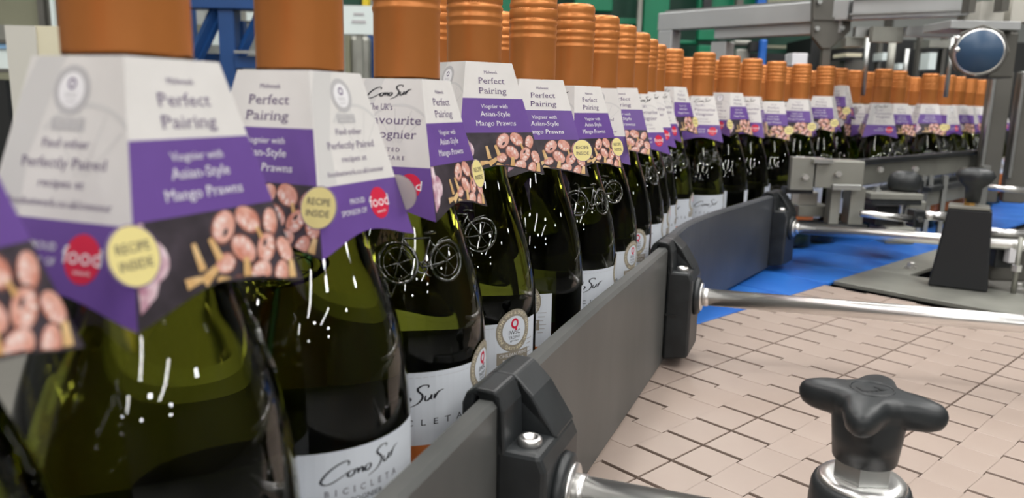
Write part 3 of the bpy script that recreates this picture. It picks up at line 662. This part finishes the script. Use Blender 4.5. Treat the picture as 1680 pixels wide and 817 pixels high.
# --- gantry frame across the conveyor
g = thing('gantry_frame', 'grey aluminium gantry frame spanning above the far bottles, left part', 'frame', (303, 1600, -900))
mb = MB(); beam(mb, (292, 1610, 392), (560, 1343, 392), 34, 30, ALU, ch=1.5); mb.build('cross_beam', g)
mb = MB(); beam(mb, (385, 1527, 366), (556, 1356, 366), 21, 26, ALU, ch=1); mb.build('lower_beam', g)
mb = MB(); beam(mb, (300, 1604, 412), (560, 1346, 412), 4, 12, STEELB); mb.build('top_strip', g)
for (x, y, zt) in ((306, 1597, 375), (396, 1527, 350)):
    mb = MB(); mb.box((x, y, (zt - 950) / 2), (33, 33, zt + 950), ALU, rz=-pi / 4, ch=1.5); mb.build('leg', g)
mb = MB(); x, y, z = at(1181, 30, 1512); mb.lathe([(4, -2), (4, 2), (.01, 3)], STEEL, n=12, c=(x, y - 4, z)); mb.build('bolt', g)
g = thing('support_beam', 'grooved grey aluminium beam right of the hanging plate', 'beam', at(1500, 25, 1290))
p0 = at(1400, 25, 1335); p1 = at(1594, 20, 1240); z = 391
mb = MB(); beam(mb, (p0[0], p0[1], z), (p1[0], p1[1], z), 32, 28, ALU, ch=1.5); mb.build('beam', g)
mb = MB(); beam(mb, (p0[0] - 3, p0[1] - 3, z + 18.5), (p1[0] - 3, p1[1] - 3, z + 18.5), 4, 32, STEEL); beam(mb, (p0[0] - 9, p0[1] - 9, z - 8), (p1[0] - 9, p1[1] - 9, z - 8), 3, 12, STEELB); mb.build('edge_strip', g)
part('plate', g, (1432, 44, 1482, 69, 1300, 14, STEELD)); part('light_bar', g, (1488, 44, 1566, 60, 1290, 14, ALU)); part('bracket_bit', g, (1404, 44, 1432, 60, 1320, 12, STEELB), (1388, 62, 1418, 76, 1330, 20, STEELD))
# vertical rods beneath
for (xa, ya, xb, yb, Y, wd, mt) in ((1425, 60, 1417, 128, 1480, 9, STEELB), (1465, 66, 1460, 128, 1480, 14, STEELD), (1489, 80, 1485, 135, 1500, 9, STEELB), (1564, 58, 1556, 130, 1480, 8, STEELB)):
    x, y, z1 = at(xa, ya, Y); mb = MB(); mb.lathe([(wd / 2, -760), (wd / 2, z1)], mt, n=16, c=(x, y, 0)); mb.v = [(v[0], v[1], max(v[2], 255)) for v in mb.v]; mb.build('hanging_rod', g)
# --- hanging plate
g = thing('hanging_plate', 'dark grey hanging plate with four bolts, tapering to a rod above the bottles', 'plate', at(1367, 30, 1350))
Y = 1350; pts = [(1335, -40), (1398, -40), (1396, 50), (1383, 62), (1362, 80), (1349, 80), (1333, 60)]
P = [at(px, py, Y) for px, py in pts]; mb = MB(); n = len(P)
mb.add([(p[0], Y, p[2]) for p in P] + [(p[0], Y + 12, p[2]) for p in P], [tuple(range(n)), tuple(range(2 * n - 1, n - 1, -1))] + [(i, (i + 1) % n, n + (i + 1) % n, n + i) for i in range(n)], GREYPT); mb.build('plate', g, bevel=1.5)
part('shank', g, (1349, 79, 1362, 116, 1353, 12, GREYPT)); part('ledge', g, (1335, 28, 1397, 33, 1347, 5, GREYPT))
for px, py in ((1340, 47), (1381, 46), (1344, 3), (1385, 2)):
    mb = MB(); x, y, z = at(px, py, 1348); mb.tube([(x, y, z), (x, y - 4, z)], 4.2, STEELB, n=6, smooth=False); mb.build('bolt', g)
# --- round sight glass on a housing
g = thing('sensor_housing', 'grey housing with big round chrome-rimmed blue glass at top right', 'housing', at(1620, 85, 1180))
c0 = Vector(at(1606, 85, 1150)); ax = Vector((-.45, -.86, -.05)).normalized()
mb = MB(); mb.tube([c0 - ax * -14, c0 + ax * 12, c0 + ax * 15], [34, 34, 31], STEEL, n=48); mb.build('chrome_rim', g)
mb = MB(); mb.tube([c0 + ax * 14.5, c0 + ax * 16.5], [30, 29], mat('blue_sight_glass', (0.04, 0.085, 0.16), rough=.35), n=48); mb.build('glass', g)
mb = MB(); mb.tube([c0 + ax * 10, c0 - ax * 70], [38, 38], GREYPT, n=8, smooth=False); mb.build('housing_body', g, bevel=2)
part('side_block', g, (1625, 52, 1668, 128, 1200, 60, GREYPT), bevel=3)
part('top_plate', g, (1560, 34, 1676, 48, 1180, 80, ALU), bevel=1); part('upper_block', g, (1608, 2, 1648, 34, 1200, 60, CARTONG), (1660, -6, 1700, 36, 1200, 60, CARTONG))
part('slot_bar', g, (1592, -30, 1603, 20, 1170, 20, GREYPT)); part('slot_bar', g, (1646, -30, 1658, 18, 1170, 20, GREYPT)); 
for px, py in ((1571, 63), (1570, 82)):
    mb = MB(); x, y, z = at(px, py, 1130); mb.tube([(x, y, z), (x - 3, y - 6, z)], 3.6, STEEL, n=12); mb.build('screw', g)
# --- posts at the right
for (px, wd, lab) in ((1627, 34, 'grey steel post with a bright edge right of the far bottles'), (1674, 34, 'grey steel post at the right picture edge')):
    x, y, z = at(px, 230, 1560); g = thing('machine_post', lab, 'post', (x, y, 50)); zt = at(px, 118, 1560)[2]
    mb = MB(); mb.box((x, y, (zt + 50) / 2), (wd + 6, 30, zt - 50), GREYPT, rz=-.35, ch=2); mb.build('column', g)
    mb = MB(); mb.box((x - 20, y - 12, (zt + 20) / 2 + 40), (7, 7, zt - 100), STEELB, ch=1); mb.build('bright_edge', g)
# --- dark machine behind the far bottles
g = newthing('filling_machine', 'dark machine full of shafts behind the far bottles, under the beams', 'machine', 1480, 90, 2400)
mb = MB(); a = at(1332, 62, 2450); b = at(1700, 62, 2450); mb.box(((a[0] + b[0]) / 2, 2560, (a[2] - 950) / 2), (b[0] - a[0], 220, a[2] + 950), DARK); mb.build('body', g)
part('shelf', g, (1385, 60, 1422, 78, 2300, 120, STEELD), (1386, 98, 1416, 118, 2300, 120, GREYPT), (1388, 87, 1414, 93, 2250, 90, CARTON))
part('white_guard', g, (1524, 86, 1536, 114, 2300, 60, SIGNW)); part('white_guard', g, (1448, 86, 1457, 99, 2300, 60, SIGNW)); part('white_guard', g, (1474, 104, 1486, 114, 2300, 60, SIGNW)); part('upper_shelf', g, (1525, 66, 1562, 78, 2300, 90, STEELD))
for px in (1440, 1505, 1545, 1585): part('shaft', g, (px, 55, px + 6, 140, 2350, 20, GREYPT))
part('leg', g, (1340, 140, 1350, 300, 2440, 40, DARK, dict(zb=-950)))
g = newthing('control_cabinet', 'small machine with white box and blue pipe behind the caps, below the gantry', 'machine', 1260, 90, 2100)
part('body', g, (1212, 88, 1330, 130, 2200, 150, DARK, dict(zb=-950))); part('white_box', g, (1300, 87, 1325, 108, 2120, 60, WHITEP), bevel=2); part('grey_drum', g, (1205, 66, 1234, 74, 2150, 60, STEELD), (1207, 80, 1230, 118, 2150, 60, STEELD), bevel=4)
part('blue_pipe', g, (1247, 64, 1258, 120, 2100, 24, BLUE), bevel=5); part('green_rail', g, (1252, 74, 1290, 79, 2120, 30, OLIVE)); part('black_arm', g, (1232, 68, 1258, 84, 2120, 40, DARK))
# --- guide assembly before the far bottles
g = thing('side_guide', 'long grey steel side guide in front of the far bottles', 'guide rail', (419, 1132, 120))
mb = MB(); beam(mb, (507, 1190, 127), (996, 1644, 127), 36, 8, STEELD, ch=1); mb.build('guide_plate', g)
mb = MB(); beam(mb, (507, 1184, 148), (996, 1637, 148), 8, 14, BLACKP, ch=1); mb.build('wear_strip', g)
mb = MB(); beam(mb, (510, 1178, 100), (996, 1629, 100), 12, 12, BLACKP, ch=1); mb.build('lower_strip', g)
g = newthing('guide_support', 'square grey steel support blocks with two legs below the side guide', 'bracket', 1370, 320, 1090)
part('end_block', g, (1298, 258, 1336, 312, 1085, 12, STEELD), bevel=1); part('square_block', g, (1338, 264, 1418, 309, 1085, 46, STEELD), bevel=1.5); part('top_plate', g, (1336, 262, 1368, 268, 1075, 54, STEELB))
part('leg', g, (1362, 310, 1378, 372, 1100, 20, STEELD), bevel=.8); part('leg', g, (1394, 308, 1418, 372, 1100, 26, STEELD), bevel=.8); part('shadow_block', g, (1302, 368, 1424, 384, 1095, 40, DARK), bevel=2)  # near-black box added in place of the shadow beneath the legs
part('cross_bar', g, (1366, 303, 1414, 312, 1080, 16, STEELB), bevel=1); part('cream_block', g, (1310, 315, 1342, 346, 1140, 30, CARTONG), bevel=2); part('foot_shelf', g, (1310, 338, 1364, 356, 1125, 50, STEELD), bevel=1)
part('dark_arm', g, (1290, 308, 1335, 318, 1110, 25, BLACKP), bevel=2)
for px, py in ((1320, 290), (1374, 285), (1443, 278), (1500, 277)):
    mb = MB(); x, y, z = at(px, py, 1084 if px < 1400 else 1200); mb.tube([(x, y, z), (x, y - 6, z)], 4.5, STEEL, n=6, smooth=False); mb.build('bolt', g)
g = newthing('adjuster', 'black knurled adjuster knob on a flat plate beside the square support', 'knob', 1480, 320, 1180)
x, y, z = at(1484, 300, 1190); mb = MB(); mb.lathe([(20, -12), (24, -6), (24, 6), (20, 14), (12, 18), (.01, 19)], BLACKP, n=20, c=(x, y, z)); mb.build('grip', g)
mb = MB(); mb.lathe([(5, -60), (5, -12)], STEEL, n=16, c=(x, y, z)); mb.build('stem', g)
part('flat_plate', g, (1428, 318, 1516, 328, 1150, 42, STEELD), bevel=1); part('under_plate', g, (1430, 328, 1512, 336, 1152, 38, BLACKP)); 
for px, py in ((1446, 316), (1500, 314)):
    mb = MB(); x, y, z = at(px, py, 1165); mb.lathe([(7, -2), (7, 3), (4, 3), (4, 8), (.01, 8)], STEELB, n=6, c=(x, y + 15, z), smooth=False); mb.build('bolt', g)
part('body', g, (1436, 338, 1500, 372, 1190, 60, BLACKP), bevel=3); part('steel_side', g, (1484, 330, 1518, 372, 1180, 30, STEELD), bevel=2); part('base_block', g, (1452, 372, 1504, 402, 1170, 60, STEELD), bevel=5)
for (xa, ya, xb, yb, Y, r, lab) in ((1412, 350, 1500, 360, 1080, 5.0, 'short bright steel rod left of the black wedge post'), (1516, 353, 1556, 356, 1080, 6.5, 'stubby bright steel rod touching the black wedge post')):
    mb = MB(); mb.tube([at(xa, ya, Y), at(xb, yb, Y)], r, STEEL, n=20); o = mb.build('steel_rod'); tag(o, lab, 'rod')
g = newthing('rod_joint', 'dark clamp joint between the short steel rods', 'clamp', 1508, 358, 1080); part('joint_body', g, (1500, 345, 1518, 374, 1072, 24, BLACKP), bevel=2)
mb = MB(); x, y, z = at(1509, 360, 1070); mb.tube([(x, y + 2, z), (x, y - 3, z)], 4, STEELB, n=6, smooth=False); mb.build('bolt', g)
# --- wedge post
wx, wy = 590, 990; g = thing('wedge_post', 'tall black tapered plastic post with dark mushroom knob, near right edge', 'post', (wx, wy, 0)); rz = -atan2(wx, wy); zt = at(1585, 342, 985)[2]
mb = MB(); W = lambda x, y, z: (wx + x * cos(rz) - y * sin(rz), wy + x * sin(rz) + y * cos(rz), z)
P = [(-35, 3), (33, 3), (26, zt), (-23, zt)]
mb.add([W(x, -18, z) for x, z in P] + [W(x, 22, z) for x, z in P], [(0, 1, 2, 3), (7, 6, 5, 4), (0, 4, 5, 1), (1, 5, 6, 2), (2, 6, 7, 3), (3, 7, 4, 0)], mat('matt_black_plastic', (0.006, 0.007, 0.009), rough=.55)); mb.build('tapered_body', g, bevel=2.5)
mb = MB(); mb.box((wx, wy, zt + 2), (46, 38, 4), STEELD, rz=rz); mb.build('cap_plate', g, bevel=.6)
mb = MB(); mb.lathe([(7, zt + 4), (7, zt + 12)], BRASS, n=6, c=(wx, wy, 0), smooth=False); mb.build('brass_nut', g)
mb = MB(); mb.lathe([(9, zt + 8), (10, zt + 26), (18, zt + 34), (22, zt + 42), (18, zt + 49), (8, zt + 52), (.01, zt + 52)], BLACKP, n=24, c=(wx + 3, wy, 0), rfun=lambda r, z, i: r * (1.08 if i % 4 < 2 else .97) if z > zt + 30 else r); mb.build('mushroom_knob', g)
# --- clutter right of the wedge
g = newthing('drive_unit', 'dark drive unit with white spacer and upright stud, at the right edge above the rod', 'machine', 1660, 430, 960)
part('body', g, (1628, 395, 1700, 462, 1010, 120, GREYPT), bevel=3); part('dark_cover', g, (1634, 400, 1662, 440, 990, 16, BLACKP), bevel=2); part('white_spacer', g, (1656, 408, 1670, 432, 975, 12, WHITEP), bevel=1)
x, y, z = at(1668, 440, 960); mb = MB(); mb.lathe([(3, 3), (3, z + 40)], STEELD, n=12, c=(x, y, 0)); mb.lathe([(6, z - 4), (6, z + 4)], STEEL, n=6, c=(x, y, 0), smooth=False); mb.build('threaded_stud', g)
g = newthing('outer_guide', 'distant lower guide bar with upright pins beyond the black wedge post', 'guide rail', 1580, 300, 1450)
p0 = at(1515, 338, 1340); p1 = at(1606, 290, 1560); mb = MB(); beam(mb, (p0[0], p0[1], 78), (p1[0], p1[1], 78), 26, 8, STEELD); beam(mb, (p0[0], p0[1] - 4, 95), (p1[0], p1[1] - 4, 95), 8, 14, BLACKP); mb.build('bar', g)
for px in (1512, 1524, 1548): part('pin', g, (px, 288, px + 7, 318, 1380, 8, STEELB, dict(zb=1)))
part('end_post', g, (1610, 272, 1622, 330, 1420, 12, STEELB, dict(zb=1))); part('end_arm', g, (1580, 276, 1622, 284, 1430, 10, STEELD))
mb = MB(); mb.tube([at(1618, 307, 1480), at(1690, 313, 1460)], 5.5, STEEL, n=16); o = mb.build('steel_rod'); tag(o, 'distant bright steel rod between the posts at the right edge', 'rod')
mb = MB(); mb.tube([at(1618, 380, 1040), at(1690, 386, 1030)], 6, STEEL, n=16); o = mb.build('steel_rod'); tag(o, 'steel rod just right of the black wedge post, above the drive unit', 'rod')

# --- green machine
g = newthing('green_machine', 'tall green painted machine cabinet behind the front row caps', 'machine', 1000, 60, 2600)
a = at(728, 40, 2700); b = at(1335, 40, 2700); mb = MB(); mb.box(((a[0] + b[0]) / 2, 2900, 100), (b[0] - a[0], 400, 2100), GREEND); mb.build('cabinet', g)
for (x0, x1, y0, y1) in ((738, 792, -120, 30), (800, 860, -120, 40), (945, 1008, -120, 18), (1056, 1098, -120, 160), (1150, 1262, -120, 22), (1146, 1176, 48, 66), (1146, 1176, 74, 92)):
    part('green_panel', g, (x0, y0, x1, y1, 2560, 40, GREENP), bevel=3)
for (x0, x1, y0, y1) in ((1010, 1052, 30, 40), (990, 1050, 52, 60), (1100, 1146, 66, 72), (868, 940, -10, -4)): part('cross_rib', g, (x0, y0, x1, y1, 2600, 60, GREENP), bevel=2)
part('grey_pipe', g, (1047, -120, 1054, 130, 2540, 20, STEELD)); part('black_gap', g, (1158, -120, 1172, 18, 2540, 20, BLACKP)); part('hose', g, (1213, -120, 1224, 14, 2500, 30, GREYPT)); part('blue_hose', g, (1248, -120, 1262, 8, 2500, 30, BLUE))
part('olive_cover', g, (1264, -120, 1332, 5, 2500, 30, OLIVE))
# --- blue steel structure
g = newthing('blue_staircase', 'blue painted steel stair frame between the first and second bottle caps', 'frame', 365, 150, 2200)
BX = 2200
part('post', g, (362, -150, 388, 400, BX, 60, BLUEP, dict(zb=-950)), bevel=3); part('post', g, (300, -150, 316, 400, BX + 300, 60, BLUEP, dict(zb=-950))); part('top_beam', g, (290, -14, 440, 14, BX - 10, 60, BLUEP), bevel=3); part('mid_beam', g, (384, 92, 446, 112, BX, 50, BLUEP)); part('low_panel', g, (330, 168, 446, 300, BX + 40, 20, BLUEP, dict(zb=-950)))
part('handrail', g, (384, 83, 446, 88, BX - 20, 15, STEELB)); part('back_panel', g, (388, 34, 400, 90, BX + 60, 30, BLUEP), (336, 88, 362, 170, BX + 60, 30, BLUEP))
for (xa, ya, xb, yb, wd) in ((353, 14, 318, 92, 22), (432, 12, 392, 96, 22), (318, 120, 366, 20, 14)):
    a = Vector(at(xa, ya, BX + 20)); b = Vector(at(xb, yb, BX + 20)); mb = MB(); mb.tube([a, b], wd / 1.5, BLUEP, n=4, smooth=False); mb.build('brace', g)
g = newthing('pallet_wrapper', 'pale grey machinery glimpsed behind the blue frame', 'machine', 350, 60, 3300)
part('body', g, (305, 12, 345, 400, 3400, 200, WALLM, dict(zb=-950))); part('white_unit', g, (346, 20, 362, 74, 3350, 60, SIGNW)); part('white_unit', g, (404, 20, 418, 34, 3350, 60, SIGNW)); part('dark_unit', g, (314, 40, 330, 66, 3300, 60, OLIVE)); part('grey_unit', g, (388, 14, 404, 36, 3350, 60, STEELD))
# --- sign
g = newthing('notice_sign', 'white notice card with two faint grey lines between second and third caps', 'sign', 589, 30, 1900)
part('card', g, (563, 9, 615, 56, 1900, 3, SIGNW)); mb = MB()
for (x0, y0, x1, y1) in ((580, 21, 597, 25), (577, 33, 600, 38)):
    pbox(mb, x0, y0, x1, y1, 1898.6, 1.2, GREYART)
mb.build('print', g)
part('post', g, (584, 50, 594, 60, 1904, 12, STEELD, dict(zb=-950)))
g = newthing('grey_column', 'grey-green machine column below the white notice card', 'machine', 590, 90, 2100)
part('column', g, (572, 58, 606, 140, 2150, 90, STEELD, dict(zb=-950)), bevel=12); part('side_panel', g, (604, 58, 618, 140, 2180, 60, BLUEP)); part('glass_tube', g, (566, 58, 574, 140, 2140, 40, OLIVE, dict(zb=-950))); part('dark_top', g, (562, -60, 590, 8, 2200, 60, GREEND)); part('yellow_bar', g, (594, -60, 604, 9, 2180, 30, YELP))
# --- left side
g = newthing('olive_cabinet', 'drab olive-grey machine cabinet at the top left corner', 'cabinet', 30, 20, 2500)
part('body', g, (-150, -150, 58, 44, 2500, 200, OLIVE, dict(zb=-950))); part('dark_post', g, (58, -150, 68, 100, 2480, 40, GREYPT, dict(zb=-950))); part('glass_door', g, (68, -150, 86, 100, 2500, 30, STEELD, dict(zb=-950))); part('white_strip', g, (79, -150, 84, 100, 2470, 20, SIGNW)); part('green_edge', g, (94, -150, 112, 100, 2520, 30, GREENP, dict(zb=-950))); part('grey_post', g, (86, -150, 94, 100, 2500, 30, STEELD, dict(zb=-950)))
g = newthing('carton', 'cream cardboard carton at the left, behind the nearest bottle cap', 'box', 60, 120, 1500)
part('carton_body', g, (64, 43, 135, 200, 1510, 90, CARTON, dict(zb=40))); part('carton_side', g, (15, 42, 64, 200, 1505, 95, CARTONG, dict(zb=40))); mb = MB()
g = newthing('side_table', 'grey steel table under the cream carton', 'table', 60, 250, 1500)
x, y, z = at(60, 200, 1560); mb = MB(); mb.box((x - 200, 1560, 20), (900, 260, 40), STEELD); mb.build('table_top', g)
for sx, sy in ((-620, -100), (220, -100), (-620, 100), (220, 100)): mb = MB(); mb.box((x + sx, 1560 + sy, -475), (40, 40, 950), STEELD); mb.build('leg', g)
g = newthing('parts_rack', 'rack with grey bars and a blue label strip at the left edge', 'rack', 5, 120, 1900)
part('bar', g, (-60, 40, 16, 64, 1900, 40, STEELD)); part('shelf', g, (-60, 64, 16, 70, 1890, 50, GREYPT)); part('white_box', g, (-60, 78, 16, 112, 1900, 50, SIGNW)); part('blue_strip', g, (-60, 71, 16, 79, 1895, 20, mat('pale_blue_strip', (.25, .45, .7)))); part('shelf', g, (-60, 112, 18, 118, 1890, 50, GREYPT)); part('dark_bin', g, (-60, 130, 12, 200, 1900, 90, DARK, dict(zb=-950)))

for o in bpy.data.objects:
    if '_world' in o: del o['_world']
